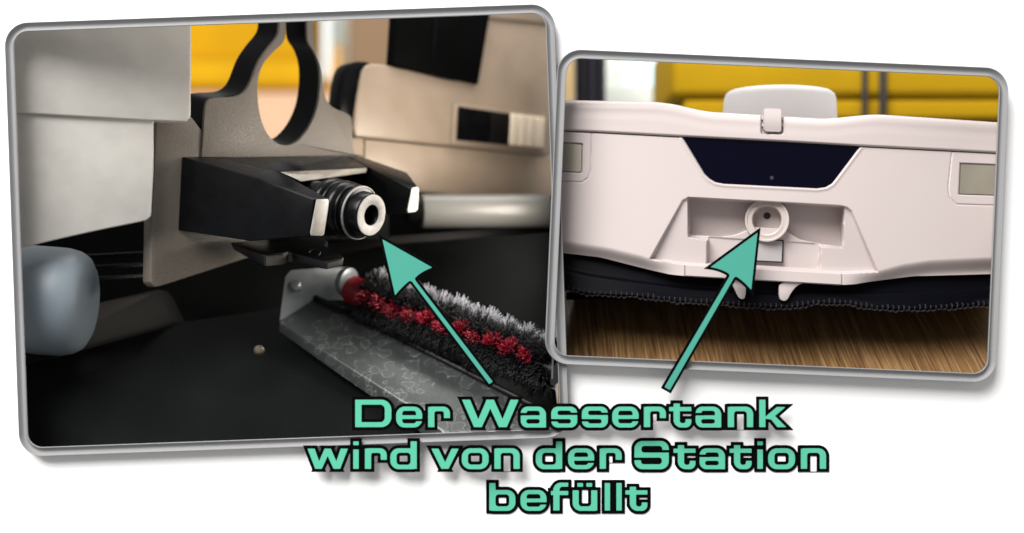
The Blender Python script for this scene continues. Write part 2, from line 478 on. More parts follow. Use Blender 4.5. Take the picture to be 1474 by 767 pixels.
# left wall panels
WL = Plane(P(20, 200, 20), P(225, 200, 92))
up = [WL(x, y, 7) for x, y in [(2, 0), (270, 0), (274, 8), (275, 60), (274, 168), (268, 176), (207, 173.5), (2, 162)]]
prism('upper_side_panel', up, (-14, 30, 0), M['panel'], station, bevel=3.0, seg=3)
lo = [WL(x, y) for x, y in chaikin([(2, 110), (221, 130), (222, 240), (219, 300), (218, 316), (190, 322), (150, 330), (90, 343), (2, 364)], 1)]
prism('lower_side_panel', lo, (-14, 26, 0), M['panel'], station, bevel=2.5, seg=3)

# coupling bracket
WB = Plane(P(257, 230, 150), P(500, 230, 360))
br = sub('coupling_bracket', WB(260, 400))
base = [WB(x, y) for x, y in [(225, 176), (226, 168), (276, 168), (300, 200), (470, 222), (500, 300), (470, 340), (352, 373), (300, 390), (232, 412), (223, 413.5), (216.5, 406), (218, 320)]]
prism('base_plate', base, (-16, 12, 0), M['bracket'], br, bevel=2.2, seg=3)
hole = chaikin([(440, -30), (440, 44), (441, 62), (452, 76), (459, 98), (459.5, 128), (455, 158), (444, 184), (428, 204), (413, 211), (396, 207), (382, 193), (372, 168), (368, 134), (370, 108), (378, 90), (392, 74), (407, 62), (410, 44), (410, -30)], 2, closed=False)
outer_l = chaikin([(401, -30), (401, 40), (398, 54), (383, 71), (370, 90), (363, 108), (358, 122), (350, 134), (338, 140.5), (312, 141), (299, 143), (294, 152), (292, 180), (289, 226)], 2, closed=False)
outer_r = chaikin([(527, 226), (506, 226), (505, 176), (503, 167), (494, 162), (478, 156), (468, 146), (463, 128), (462, 96), (449, 70), (449, -30)], 2, closed=False)
key = [WB(x, y, 4) for x, y in outer_l + outer_r + hole]
prism('keyhole_plate', key, (-40, 28, 11), M['bracket'], br, bevel=3.0, seg=4, angle=50)
# black side skins of the keyhole plate: the plate's own edge seen on the left and inside the hole
def skin(name, line, w0, w1, mat, par):
    pts = [WB(x, y, 4) for x, y in line]
    v = Vector((-40, 28, 11)) * S
    rings = []
    for i, p in enumerate(pts):
        t = (pts[min(i + 1, len(pts) - 1)] - pts[max(i - 1, 0)]).normalized()
        out = t.cross(v).normalized() * S * w0
        rings.append([p + v * 0.10 + out, p + v * 1.02 + out, p + v * 1.02 - out * 0.5, p + v * 0.10 - out * 0.5])
    return loft(name, rings, mat, par, angle=40)
skin('plate_edge_outer', outer_l[:-1], 1.2, 1, M['black'], br)
skin('plate_edge_hole', hole, 1.2, 1, M['black'], br)

dr = 150
def quad(*a): return [P(*q) for q in a]
# left guide arm: root, fold, tip sections
loft('guide_arm', [quad((261, 225.5, dr + 4), (345, 224, dr + 80), (340, 326, dr + 80), (253, 331, dr + 2)),
                   quad((374, 257, dr - 62), (402, 247, dr - 22), (396, 340, dr - 22), (359, 347, dr - 60)),
                   quad((452, 286, dr - 106), (472, 285, dr - 84), (466, 340, dr - 82), (443.5, 340, dr - 104))], M['black'], br, bevel=2.2, seg=3, angle=25)
tipl = [P(x, y, d) for x, y, d in [(455, 287, dr - 107.5), (471, 286, dr - 86), (472.5, 291, dr - 85), (471, 303, dr - 84.5), (465.5, 337, dr - 83.5), (463, 339.5, dr - 84), (447, 339, dr - 105), (446, 334, dr - 105.5)]]
prism('arm_tip_highlight', tipl, (1.6, -1.6, 0), M['arm_highlight'], br, bevel=0.7)  # light grey plate paints the window's reflection on the black arm tip
# bridge above the nozzle
def solid(name, top, bot, mat, par, bevel=1.5, seg=2, angle=30):
    n = len(top); vs = top + bot
    fs = [tuple(range(n)), tuple(range(2 * n - 1, n - 1, -1))] + [(i, n + i, n + (i + 1) % n, (i + 1) % n) for i in range(n)]
    return mesh(name, vs, fs, mat, par, True, angle, bevel, seg)
solid('bridge', quad((300, 224.5, 192), (498, 223.0, 356), (530, 240.5, 290), (470, 243.5, 240), (401, 246.5, 128)),
      quad((310, 262, 196), (500, 250, 360), (529, 249, 292), (472, 256, 243), (431, 262, 140)), M['black'], br)
lip = quad((403, 247.6, 124), (472, 244.6, 236), (527, 241.8, 286), (526, 248.4, 287), (473, 255.5, 239), (433, 261, 136))
prism('bridge_lip', lip, (1.5, -1.5, 0), M['black_edge'], br, bevel=0.6)  # lighter grey strip along the front lip of the black bridge
# right guide arm
loft('guide_arm', [quad((500, 223.5, 352), (522, 226, 372), (530, 312, 372), (512, 312, 352)),
                   quad((530, 240, 290), (586, 248, 318), (584, 308, 318), (535, 308, 290)),
                   quad((588, 270, 222), (601, 267.5, 236), (599, 305, 236), (583, 307, 222))], M['black'], br, bevel=2.0, seg=3, angle=25)
tipr = [P(x, y, d) for x, y, d in [(592, 270.5, 221.5), (600, 268.5, 235), (602, 272, 235), (600.5, 301, 235), (597, 305, 235), (586.5, 306, 221.5), (585.5, 302, 221.5)]]
prism('arm_tip_highlight', tipr, (1.6, -1.6, 0), M['arm_highlight'], br, bevel=0.7)
# tongue below
solid('tongue', quad((331, 349, 172), (362, 345.5, 200), (456, 338, 236), (472, 346, 205), (468, 353, 186), (494, 368, 128), (495, 372, 120), (470, 376.5, 104), (420, 362.5, 148), (413, 361.5, 146), (408, 364, 134), (380, 366.5, 122)),
      quad((336, 360, 176), (364, 358, 204), (456, 349, 240), (472, 357, 209), (468, 364, 190), (493, 379, 132), (493, 383, 124), (469, 388, 108), (421, 378, 152), (414, 378, 149), (408, 382, 138), (381, 384, 126)), M['tongue'], br, bevel=2.2, seg=3)
torus('tongue_mark', P(453, 363.5, 139.5), Vector((-.1, -.9, 1.0)), 9, 0.7, M['tongue'], br)
prism('tongue_lip_highlight', quad((382, 368.5, 120), (407, 366, 132), (412, 364.5, 141), (412, 376.5, 143), (407, 380, 135), (383, 382.5, 123)), (1.2, -1.8, -0.4), M['lip_highlight'], br, bevel=0.6)  # lighter plates paint highlights on the black tongue's front lip and tip
prism('tongue_lip_highlight', quad((471, 378.6, 102), (493, 374, 117), (492, 380.5, 120), (471, 385.5, 105)), (1.2, -1.8, -0.4), M['lip_highlight'], br, bevel=0.6)
# dark socket behind the nozzle
solid('socket_housing', quad((395, 250, 250), (560, 250, 395), (560, 345, 395), (395, 345, 250)), quad((395, 250, 330), (560, 250, 470), (560, 345, 470), (395, 345, 330)), M['black_matte'], br)

# water nozzle
ax = (P(534, 309.5, 116) - P(478, 298, 162))
n0 = P(478, 298, 162); L = ax.length / S
nz = sub('water_nozzle', n0)
lathe('nozzle_tube', n0, ax, [(22, -60), (36, -58), (36, -8), (45, -6), (46.5, -2), (46, 5), (43, 8), (37.5, 10), (37, 19), (43.5, 21), (45.5, 24), (45, 32), (42.5, 36), (37, 39), (36.5, 48), (40.5, 50), (42, 53), (41, 60), (34.5, 62), (34, L - 4), (33, L - 1.2), (31.8, L - 0.2), (17, L), (15.6, L - 1.5), (15, L - 30), (0.1, L - 31)], M['rubber'], nz, n=72, caps=False, angle=50)
for t, R in ((14.5, 40.5), (43.5, 39)):
    torus('o_ring', n0 + ax.normalized() * t * S, ax, R, 4.2, M['rubber'], nz)
lathe('tip_sheen_ring', n0, ax, [(16.6, L + 0.2), (31.2, L + 0.2), (32, L + 0.6), (31.4, L + 1.6), (17.2, L + 1.6), (16.2, L + 0.9)], M['ring_sheen'], nz, n=64, caps=False, angle=50)  # grey colour stands in for the sheen on the black nozzle's end
lathe('tip_sheen_ring', n0, ax, [(40.0, 60.9), (41.2, 60.3), (42.2, 58.6), (42.3, 59.4), (41.4, 61.2), (40.1, 61.6)], M['ring_sheen'], nz, n=64, caps=False)
nu, nv, nw = basis(ax)
lathe('drip_hole', n0 + nw * (L + 1.5) * S + Vector((-nw.y * -0.1, 0, 0)) - Vector((0, 0, 1)) * 23.5 * S - nw.cross(Vector((0, 0, 1))).normalized() * -6 * S, ax, [(0.2, 0.6), (2.6, 0.6), (3.2, 0)], M['hole'], nz, n=16, caps=False)

# right wall panels, black post, contact spring, roller
WR = Plane(P(505, 150, 470), P(790, 150, 760))
prism('rear_panel', [WR(x, y) for x, y in chaikin([(507, 196), (512, 150), (519, 108), (523, 97), (532, 90.5), (560, 93), (684, 123), (703, 14), (709, -40), (799, -40), (799, 225), (786, 223), (527, 198)], 1)], (-26, 26, 0), M['panel_warm'], station, bevel=5, seg=4)
prism('panel_edge', [WR(x, y, -3) for x, y in chaikin([(489, 165), (494, 120), (500, 98), (510, 88), (530, 88), (535, 92), (524, 100), (512, 150), (506, 200), (500, 168)], 1)], (-26, 26, 0), M['black'], station, bevel=2)
prism('lower_rear_panel', [WR(x, y, -4) for x, y in [(527, 200), (799, 226.5), (799, 291), (600, 275), (527, 262)]], (-26, 26, 0), M['panel_warm'], station, bevel=2)
prism('lower_rear_panel', [WR(x, y, -4) for x, y in [(497, 197), (525.5, 199), (525.5, 262), (497, 262)]], (-26, 26, 0), M['panel_warm'], station, bevel=2)
prism('black_post', [WR(x, y, 8) for x, y in [(571, -30), (711, -30), (703, 14), (685, 122), (624, 110), (563, 92.5)]], (-16, 16, 0), M['black_matte'], station, bevel=1.5)
prism('post_rib', [WR(x, y, 11) for x, y in [(625, -30), (629, -30), (620, 108), (616, 107)]], (-5, 5, 0), M['black'], station, bevel=1)
prism('panel_top_rail', [WR(x, y, 6) for x, y in [(706, -30), (799, -30), (799, 35), (786, 34), (702, 26)]], (-10, 10, 0), M['panel_warm'], station, bevel=3)
cs = sub('contact_spring', WR(650, 215))
def rr(x0, y0, x1, y1, sl, r=6): # sheared rounded outline
    p = chaikin([(x0, y0), (x1, y0 + (x1 - x0) * sl), (x1 - 3, y1 + (x1 - x0) * sl), (x0 - 3, y1)], 1)
    return p
prism('spring_base', [WR(x, y, 6) for x, y in [(651, 148), (784, 166), (781, 216), (647, 207)]], (-10, 10, 0), M['panel_warm'], cs, bevel=1.5)
prism('spring_slot', [WR(x, y, 11) for x, y in [(657, 154), (736, 165), (733, 210), (654, 202)]], (-8, 8, 0), M['black'], cs, bevel=1.5)
for k in range(4):
    x0 = 729 + k * 12.6
    prism('contact_rib', [WR(x, y, 15) for x, y in [(x0, 164 + k * 1.6), (x0 + 11.5, 165.2 + k * 1.6), (x0 + 10, 210.5 + k * 1.2), (x0 - 1.5, 209 + k * 1.2)]], (-7, 7, 0), M['gold'], cs, bevel=2.6, seg=4)
prism('contact_strip', [WR(x, y, 13) for x, y in [(703, 161.5), (730, 165), (727, 209), (700, 206)]], (-7, 7, 0), M['brown_bar'], cs, bevel=1.5)

a, b = P(606, 304, 430), P(800, 303, 500)
lathe('guide_roller', a, b - a, [(0.1, -3), (22, -3), (29, 0), (31, 5), (31, 236)], M['roller_far'], station, n=40)
lathe('roller_hub', a - (b - a).normalized() * 26 * S, b - a, [(0.1, 0), (20, 0), (22, 3), (22, 24)], M['black'], station, n=32)
a, b = P(131, 437, 118), P(4, 428, 112)
lathe('guide_roller', a, b - a, [(0.1, 0), (40, 1.0), (60, 4), (72, 11), (79, 22), (82.5, 38), (83, 60), (83, 132)], M['roller'], station, n=56)

# dark lower housing
prism('brown_rail', quad((8, 462, 60), (228, 416, 330), (250, 462, 330), (8, 528, 60)), (14, 24, -4), M['brown_bar'], station, bevel=2)
solid('housing_floor', quad((8, 533, 55), (230, 468, 330), (420, 440, 420), (640, 520, 330), (800, 560, 200), (815, 700, 60), (400, 760, 10), (8, 760, 6)),
      quad((8, 563, 80), (230, 498, 355), (420, 470, 445), (640, 550, 355), (800, 590, 225), (815, 730, 85), (400, 790, 35), (8, 790, 31)), M['floor_black'], station, bevel=2)
solid('housing_back', quad((8, 318, 190), (300, 300, 430), (530, 270, 640), (800, 270, 780), (800, 560, 560), (560, 560, 520), (8, 560, 190)),
      quad((8, 318, 220), (300, 300, 460), (530, 270, 670), (800, 270, 810), (800, 560, 590), (560, 560, 550), (8, 560, 220)), M['black_matte'], station, bevel=0)
for k in range(2, 5):
    prism('vent_slat', quad((20, 338 + k * 17, 140), (210, 330 + k * 16, 290), (210, 338 + k * 16, 290), (20, 347 + k * 17, 140)), (0, 10, 2), M['black'], station, bevel=1.2)
prism('rear_floor_rail', quad((470, 352, 470), (560, 340, 470), (799, 323, 560), (799, 335, 560), (560, 352, 470), (470, 372, 470)), (0, 12, 0), M['brown_bar'], station, bevel=2)
prism('brush_back_wall', quad((560, 352, 440), (799, 334, 410), (799, 490, 330), (700, 440, 360), (560, 400, 420)), (0, 10, 0), M['black_matte'], station, bevel=1.5)
scr = P(373, 504, 172)
lathe('screw', scr, Vector((.2, -1, .2)), [(0.1, 4), (5, 3.6), (8, 1), (8.5, -2)], M['brass'], station, n=24)
# steel bracket and stained strip in front of the brush
stp = quad((402, 463, 300), (410, 398, 318), (418, 389, 322), (452, 386, 335), (492, 384, 350), (505, 394, 352), (492, 432, 345), (452, 432, 338))
sb = prism('steel_bracket', stp, (4, 6, 0), M['steel'], station, bevel=1.5)
lathe('bracket_screw', P(425, 411, 318), Vector((-.15, -1, .25)), [(0.1, 5), (6, 5), (9, 3), (10.5, 0), (10.5, -3)], M['steel'], sb, n=28)
lathe('bearing', P(493, 404, 322), Vector((.85, -.5, -.2)), [(15, 0), (23, 2), (25, 6), (25, 14), (18, 17)], M['steel'], sb, n=36)
solid('stained_strip', quad((402, 463, 292), (451, 431, 332), (560, 482, 262), (812, 612, 105), (800, 640, 80), (700, 672, 60), (596, 588, 132), (489, 520, 220)),
      quad((401, 477, 296), (451, 452, 340), (560, 506, 270), (812, 636, 113), (800, 664, 88), (690, 694, 68), (584, 606, 140), (480, 534, 226)), M['plate'], station, bevel=2.4, seg=3)
prism('strip_lip', quad((452, 424, 330), (560, 474, 258), (812, 603, 108), (810, 610, 106), (558, 482, 256), (450, 432, 328)), (2, 8, 0), M['black'], station, bevel=1.6)

# cleaning brush
b0, b1 = P(506, 416, 318), P(803, 535, 134)
bax = (b1 - b0); BL = bax.length / S; bu, bv, bw = basis(bax)
brush = thing('cleaning_brush', 'red and grey spiral bristle brush lying behind the stained metal strip', 'brush', b0)
lathe('hub_cap', b0, bax, [(12, -6), (21, -5), (23.5, 0), (23.5, 22), (27, 24), (27, 34), (24, 36)], M['redcap'], brush, n=40)
lathe('core', b0 + bw * 30 * S, bax, [(0.1, 0), (23, 0), (23, BL - 30)], M['darkbr'], brush, n=32)
def tuft_mesh(name, mat, n, length, spread, rad, lean):
    rnd = random.Random(hash(name) % 1000 + n); vs = []; fs = []
    for i in range(n):
        a = rnd.uniform(0, 6.283); q = math.sqrt(rnd.random())
        root = Vector((math.cos(a) * q * spread * .45, math.sin(a) * q * spread * .45, 0))
        top = Vector((math.cos(a) * q * spread * 1.25 + lean + rnd.gauss(0, 2.2), math.sin(a) * q * spread * .9 + rnd.gauss(0, 2.2), length * (1 - .30 * q * q) * rnd.uniform(.72, 1.10)))
        u, v, w = basis(top - root); k = len(vs)
        mid = (root + top) * .5 + Vector((rnd.gauss(0, 1.5), rnd.gauss(0, 1.5), length * .08))
        for pt, r in ((root, rad), (mid, rad * .95), (top, rad * .55)):
            for j in range(4):
                vs.append((pt + (u * math.cos(j * 1.5708) + v * math.sin(j * 1.5708)) * r) * S)
        for s_ in (0, 4):
            for j in range(4): fs.append((k + s_ + j, k + s_ + (j + 1) % 4, k + s_ + 4 + (j + 1) % 4, k + s_ + 4 + j))
        fs.append((k + 8, k + 9, k + 10, k + 11))
    me = bpy.data.meshes.new(name); me.from_pydata(vs, [], fs); me.update(); me.materials.append(mat)
    me.polygons.foreach_set('use_smooth', [True] * len(me.polygons))
    return me
tufts = {'red_tuft': [tuft_mesh('red_tuft%d' % i, M['red'], 120, 30, 12.5, 0.85, 4) for i in range(3)],
         'grey_tuft': [tuft_mesh('grey_tuft%d' % i, M['greybr'], 60, 30, 11, 0.9, 3) for i in range(3)],
         'black_tuft': [tuft_mesh('black_tuft%d' % i, M['darkbr'], 60, 27, 13, 0.8, 2) for i in range(3)]}
# angle 0 = towards the camera, positive = up
toward = (CAM - (b0 + b1) / 2); toward -= bw * toward.dot(bw); toward.normalize()
upv = bw.cross(toward); upv = upv if upv.z > 0 else -upv
def put_tuft(kind, t, ang, i):
    o = bpy.data.objects.new(kind, tufts[kind][i % 3]); COL.objects.link(o)
    out = (toward * math.cos(ang) + upv * math.sin(ang)).normalized()
    y = out.cross(bw).normalized()
    R = Matrix((bw, y, out)).transposed().to_4x4()
    m = Matrix.Translation(b0 + bw * t * S + out * 20 * S) @ R @ Matrix.Rotation(random.uniform(-.6, .6), 4, 'Z') @ Matrix.Rotation(random.uniform(-.15, .15), 4, 'X') @ Matrix.Scale(random.uniform(1.0, 1.32), 4)
    o.parent = brush; o.matrix_parent_inverse = WM[brush.name].inverted(); o.matrix_basis = m
NT = int((BL - 50) / 31)
for i in range(NT):
    t = 50 + i * 31 + random.uniform(-3, 3); q = i / NT
    put_tuft('red_tuft', t, 0.05 + 0.42 * q - 0.25 + random.uniform(-.06, .06), i)
    put_tuft('grey_tuft', t, 1.25 + 0.25 * q, i + 1)
    put_tuft('grey_tuft', t + 12, 0.95 + 0.25 * q + random.uniform(-.06, .06), i)
for i in range(int((BL - 50) / 10)):
    for ang in (-1.2, -0.8, -0.45, 0.4, 0.75, 1.6):
        put_tuft('black_tuft', 46 + i * 10.2 + random.uniform(-2, 2), ang + random.uniform(-.1, .1) + 0.15 * i / 40, i + int(ang * 10))

# the room glimpsed behind the station
sofa = thing('sofa', 'blurred bright yellow sofa seen through the keyhole of the black bracket', 'sofa', P(360, 150, 7200))
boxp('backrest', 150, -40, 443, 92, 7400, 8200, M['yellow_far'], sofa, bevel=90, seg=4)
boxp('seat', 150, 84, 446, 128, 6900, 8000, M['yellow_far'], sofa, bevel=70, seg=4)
rug = boxp('rug', 60, 132, 720, 420, 6850, 7600, M['beige_far'], None, bevel=20)
tag(rug, 'blurred beige rug end below the far yellow sofa', 'rug')
win = thing('window', 'blurred bright white window beside the keyhole neck', 'window', P(470, 110, 8200))
boxp('window_frame', 440, -60, 566, 132, 8500, 8560, M['pale'], win, bevel=10)
for i, (x0, x1, y0, y1) in enumerate([(447, 474, 22, 140), (352, 372, 28, 52)]):
    if i == 0: boxp('pane', x0, y0, x1, y1, 8400, 8420, M['white_far'], win, bevel=4)
cur = boxp('curtain', 500, -60, 570, 175, 8000, 8100, M['brown_far'], None, bevel=20)
tag(cur, 'blurred brown curtain between keyhole plate and black post', 'curtain')
v = lathe('vase', P(486, 168, 7000), Vector((0, 0, 1)), [(0.1, 0), (55, 5), (72, 120), (66, 300), (36, 420), (40, 500)], M['amber'])
tag(v, 'blurred amber vase right of the keyhole neck', 'vase')

# ================================================================== RIGHT VIEW: the robot vacuum
XC = 1113.0
def rb_d(x): return 10 + (np.asarray(x, float) - XC) ** 2 / 3600.0
RD = (P(1110, 330, 0) - CAM).normalized()        # the robot faces the viewer, so recesses run along this direction
def RP(x, y, rec=0.0):
    return P(x, y, float(rb_d(x))) + RD * rec * S

robot = thing('robot_vacuum', 'white robot vacuum rear with dark sensor window and round water port on wooden floor', 'robot vacuum', RP(1113, 470, 60))
lid_top = smooth_interp([(780, 142), (813, 143), (944, 145.6), (970, 149), (999, 156), (1021, 160), (1094, 164.5), (1126, 166.5), (1183, 170), (1203, 169), (1230, 166), (1256, 163.8), (1271, 164), (1435, 175), (1470, 177.5)], 8)
lid_bot = interp([(780, 186.5), (811, 188), (981, 197), (1130, 204.5), (1236, 210.6), (1433, 220.5), (1470, 222.4)])
body_bot = smooth_interp([(780, 361), (804, 364), (861, 370.5), (910, 383), (936, 389.5), (962, 394.8), (985, 397), (1211, 410), (1232, 409), (1256, 405.5), (1318, 398), (1426, 395), (1470, 394)], 6)
chamf = smooth_interp([(780, 343), (804, 346), (878, 357.5), (925, 369), (936, 372.7), (986, 381), (1212, 394), (1263, 391), (1300, 381), (1340, 375), (1426, 371), (1470, 370)], 5)

def sstep(e0, e1, v):
    t = np.clip((v - e0) / (e1 - e0), 0, 1); return t * t * (3 - 2 * t)

def relief(name, xs, T, ytop, ybot, rec, mat, parent, skirt=None, angle=60):
    """a curved wall between two outline curves with recess depths, and skirts running back to give it body"""
    nx, nt = len(xs), len(T)
    Y = ytop(xs)[None, :] * (1 - T[:, None]) + ybot(xs)[None, :] * T[:, None]
    X = np.maximum(np.tile(xs[None, :], (nt, 1)), 808.0 - (Y - 143) * 0.043)
    Rr = rec(X, Y); dd = rb_d(X); k = (F + dd) / F
    A = np.stack([(X - CX) * k, dd, (CY - Y) * k], -1) + np.array(RD) * Rr[..., None]
    V = A.reshape(-1, 3)
    i = np.arange(nx - 1); j = np.arange(nt - 1)
    I, J = np.meshgrid(i, j); a = (J * nx + I).ravel()
    Fc = np.stack([a, a + 1, a + nx + 1, a + nx], -1)
    vs = V.tolist(); fs = Fc.tolist()
    if skirt:
        top = list(range(nx)); bot = list(range((nt - 1) * nx, nt * nx))
        for row, dz in ((top, skirt[1]), (bot, skirt[2])):
            s0 = len(vs)
            for q in row:
                p = V[q] + np.array(RD) * skirt[0] + np.array((0, 0, dz)); vs.append(p.tolist())
            for q in range(nx - 1): fs.append([row[q], row[q + 1], s0 + q + 1, s0 + q])
    vs = (np.array(vs) * S).tolist()
    me = bpy.data.meshes.new(name); me.from_pydata(vs, [], fs); me.update()
    me.polygons.foreach_set('use_smooth', [True] * len(me.polygons)); me.set_sharp_from_angle(angle=math.radians(angle))
    o = bpy.data.objects.new(name, me); COL.objects.link(o); me.materials.append(mat)
    adopt(o, parent); return o

XS = np.arange(794, 1462, 1.0)
# lid
slot = f_rbox(1095.5, -193, 1127, -150, 3)
def lid_rec(x, y):
    t = y - lid_top(x); b = lid_bot(x) - y
    r = -4.0 + 13 * (1 - np.sqrt(np.clip(1 - ((13 - np.clip(t, 0, 13)) / 13) ** 2, 0, 1)))
    r = r + 4 * sstep(3.0, 0.0, b) + 2.5 * sstep(30, 16, t) * 0.4
    return r + 9 * sstep(0.9, -0.9, slot(x, -y))
T = np.linspace(0, 1, 56) ** 1.3
lid = relief('lid', XS, T, lid_top, lambda x: lid_bot(x) - 0.6, lid_rec, M['shell'], robot, (420, 12, 0))
latch = field_solid('latch', f_rbox(1100.5, 156.5, 1124.5, 189.5, 3.5), (1098, 154, 1127, 192), 1.0, lambda x, y: RP(x, y + (x - 1112) * .05, -6 - 3 * math.sin(max(0, min(1, (y - 156) / 33)) * math.pi)), (0, 14, 0), M['shell'], lid)
for yy in (170, 180):
    for x0 in (1096.5, 1124.8):
        prism('hinge_pin', [RP(x0, yy - 2.2, 1), RP(x0 + 4, yy - 2.0, 1), RP(x0 + 4, yy + 2.2, 1), RP(x0, yy + 2, 1)], (0, 6, 0), M['shell_dark'], lid, bevel=.5)

# body shell
bay_pts = [(983, 288), (990, 285), (999, 284), (1210, 296), (1220, 298.5), (1226, 304), (1263, 391), (1212, 393), (986, 380.5), (936, 372.7)]
f_bay = f_poly(bay_pts)
cav_pts = chaikin([(990, 284), (990.5, 341), (1019, 346), (1181, 355), (1213, 357), (1215, 297)], 0)
f_cavu = f_poly(cav_pts)
low_pts = [(1018, 340), (1182, 350), (1180, 391), (1016.5, 381.5)]
f_low = f_poly(low_pts)
wavy = smooth_interp([(985, 337), (1036, 340), (1058, 337), (1072, 331), (1084, 326), (1128, 328), (1142, 338), (1152, 344), (1180, 350), (1215, 355)], 4)
win_pts = chaikin([(981, 190), (1239, 203), (1238, 212), (1205, 256), (1190, 270), (1175, 271.8), (1034, 265), (1019, 259), (1011, 248), (983, 201)], 0)
win_pts = [(978, 186), (1241, 200), (1238, 212), (1204, 257), (1198, 264.5), (1189, 269.8), (1176, 271.7), (1042, 265), (1030, 262.8), (1021, 257.8), (1013.5, 250.5), (983, 200)]
f_win = f_poly(win_pts)
lc_pts = [(760, 184), (851.5, 190), (850, 246), (846, 256), (838, 262), (760, 259)]
rc_pts = [(1371, 212), (1365, 270), (1367, 284), (1377, 294), (1480, 297), (1480, 212)]
def f_groove(f, w): return lambda x, y: np.abs(f(x, y)) - w
f_lc, f_rc = f_poly(lc_pts), f_poly(rc_pts)
f_lm = f_poly([(804, 204), (838.5, 206.5), (837.5, 248.8), (804, 247)])
f_rm = f_poly([(1382, 234.5), (1380, 280), (1480, 283.5), (1480, 238.5)])
def body_rec(x, y):
    r = 16 * sstep(-2, 22, y - chamf(x)) * (1 - sstep(60, -4, np.abs(x - 1099) - 116))
    top = y - lid_bot(x); r = r + 3.0 * sstep(2.2, 0.2, top)
    r = r + 3.5 * sstep(0.8, -0.8, f_win(x, y)) - 1.2 * np.exp(-((f_win(x, y) - 2.0) / 2.2) ** 2)
    r = r + 1.6 * sstep(1.3, 0.2, np.abs(f_lc(x, y))) + 1.6 * sstep(1.3, 0.2, np.abs(f_rc(x, y)))
    r = r + 5 * sstep(0.8, -0.8, f_lm(x, y)) + 5 * sstep(0.8, -0.8, f_rm(x, y))
    # bay: shallow at the top, deeper towards the lip
    depth = 4 + 11 * np.clip((y - 285) / 100, 0, 1)
    fb = f_bay(x, y)
    r = r + depth * sstep(1.0, -1.8, fb) * sstep(3, -3, y - 400)
    fu = np.maximum(f_cavu(x, y), y - wavy(x)); fl = f_low(x, y)
    deep_u = sstep(1.0, -1.5, f_cavu(x, y)) * 46; deep_l = sstep(1.0, -1.5, fl) * 20
    w = sstep(1.6, -1.6, y - wavy(x))
    low_any = np.maximum(deep_l, sstep(1.0, -1.5, f_cavu(x, y)) * 18)
    r = r + deep_u * w + low_any * (1 - w)
    # lip seams
    lipm = sstep(-1, 1, y - chamf(x) - 1)
    for sx in (986, 1211.5):
        r = r + 3 * sstep(0.9, 0.2, np.abs(x - sx)) * lipm
    # inside the bay the lip top is a step
    return r
T2 = np.linspace(0, 1, 236)
body = relief('body_shell', XS, T2, lambda x: lid_bot(x) + 0.6, body_bot, body_rec, M['shell'], robot, (420, 0, 0), angle=75)

# lip bar in front of the bay
def lipbar(name, xa, xb):
    xs = np.linspace(xa, xb, 40); rings = []
    for x in xs:
        rings.append([RP(x, float(chamf(x)) - 0.6, 0.0), RP(x, float(chamf(x)) + 0.8, -2.2), RP(x, float(body_bot(x)) - 1, -2.0), RP(x, float(body_bot(x)) + 0.6, 0.5), RP(x, float(body_bot(x)) + 0.3, 26), RP(x, float(chamf(x)) - 4.5, 26)])
    return loft(name, rings, M['shell'], robot, angle=40)
lipbar('lip_bar', 987, 1210.6)
# sensor window
field_solid('sensor_window', lambda x, y: np.maximum(f_win(x, y) + 1.0, lid_bot(x) - y + 0.8), (976, 186, 1243, 274), 2.0, lambda x, y: RP(x, y, 2.2), (0, 1.2, 0), M['glass'], robot, angle=60)
lathe('sensor_led', RP(1111, 256, 2.0), -RD, [(0.1, 1.2), (2.4, 1.0), (3, 0)], M['curtain'], robot, n=16)
# charging contacts
field_solid('charging_contact', lambda x, y: f_lm(x, y) + 1.6, (768, 198, 842, 252), 2.0, lambda x, y: RP(x, y, 1.5), (0, 3, 0), M['contact'], robot)
field_solid('charging_contact', lambda x, y: f_rm(x, y) + 1.6, (1376, 230, 1484, 288), 2.0, lambda x, y: RP(x, y, 1.5), (0, 3, 0), M['contact'], robot)
# water port
po = RP(1104, 316.5, 0)
port = lathe('water_port', po, RD, [(29, 62), (31.5, 20), (32, 17), (31.4, 15.4), (30, 15), (28.6, 15.4), (28, 16.4), (24.4, 16.2), (22.6, 15.6), (21.4, 16.2), (20.8, 18), (19.4, 42), (18.6, 44), (0.1, 44.8)], M['port'], robot, n=72, caps=False, angle=40)
lathe('port_hole', po + Vector((0, 0, 6.5)) * S, RD, [(7.2, 44.4), (6.6, 43.2), (5.4, 43.2), (5.0, 44.4)], M['port'], port, n=32, caps=False)
lathe('hole_cap', po + Vector((0, 0, 6.5)) * S, RD, [(0.1, 43.7), (5.2, 43.7), (5.2, 46)], M['hole'], port, n=24)
# little flap in the lower block
fl = sub('flap', RP(1110, 378, 20), robot)
field_solid('flap_plate', f_poly([(1076, 344.8), (1126.5, 347.2), (1125.2, 377.0), (1076, 374.6)]), (1072, 340, 1130, 381), 1.0, lambda x, y: RP(x, y, 26.5), (0, 3, 0), M['shell_flap'], fl)
field_solid('flap_gap', D(f_poly([(1074, 343), (1128.6, 345.6), (1127.3, 379.0), (1074, 376.6)]), f_poly([(1076, 344.8), (1126.5, 347.2), (1125.2, 377.0), (1076, 374.6)])), (1072, 340, 1132, 382), 0.5, lambda x, y: RP(x, y, 27.2), (0, 2, 0), M['hole'], fl)
# feet under the lip
def foot(pts):
    prism('clip_foot', [RP(x, y, 4) for x, y in chaikin(pts, 1)], (2, 16, 0), M['shell'], robot, bevel=1.5)
foot([(1050, 402), (1056, 414), (1062, 427), (1066, 431), (1073.5, 430), (1074, 402)])
foot([(1121.5, 404), (1121, 430), (1127, 433.5), (1133, 433), (1140, 420), (1148, 411), (1160, 406)])
boxp('latch_block', 1076, 400, 1120, 434, 28, 80, M['pad_black'], robot, bevel=3)

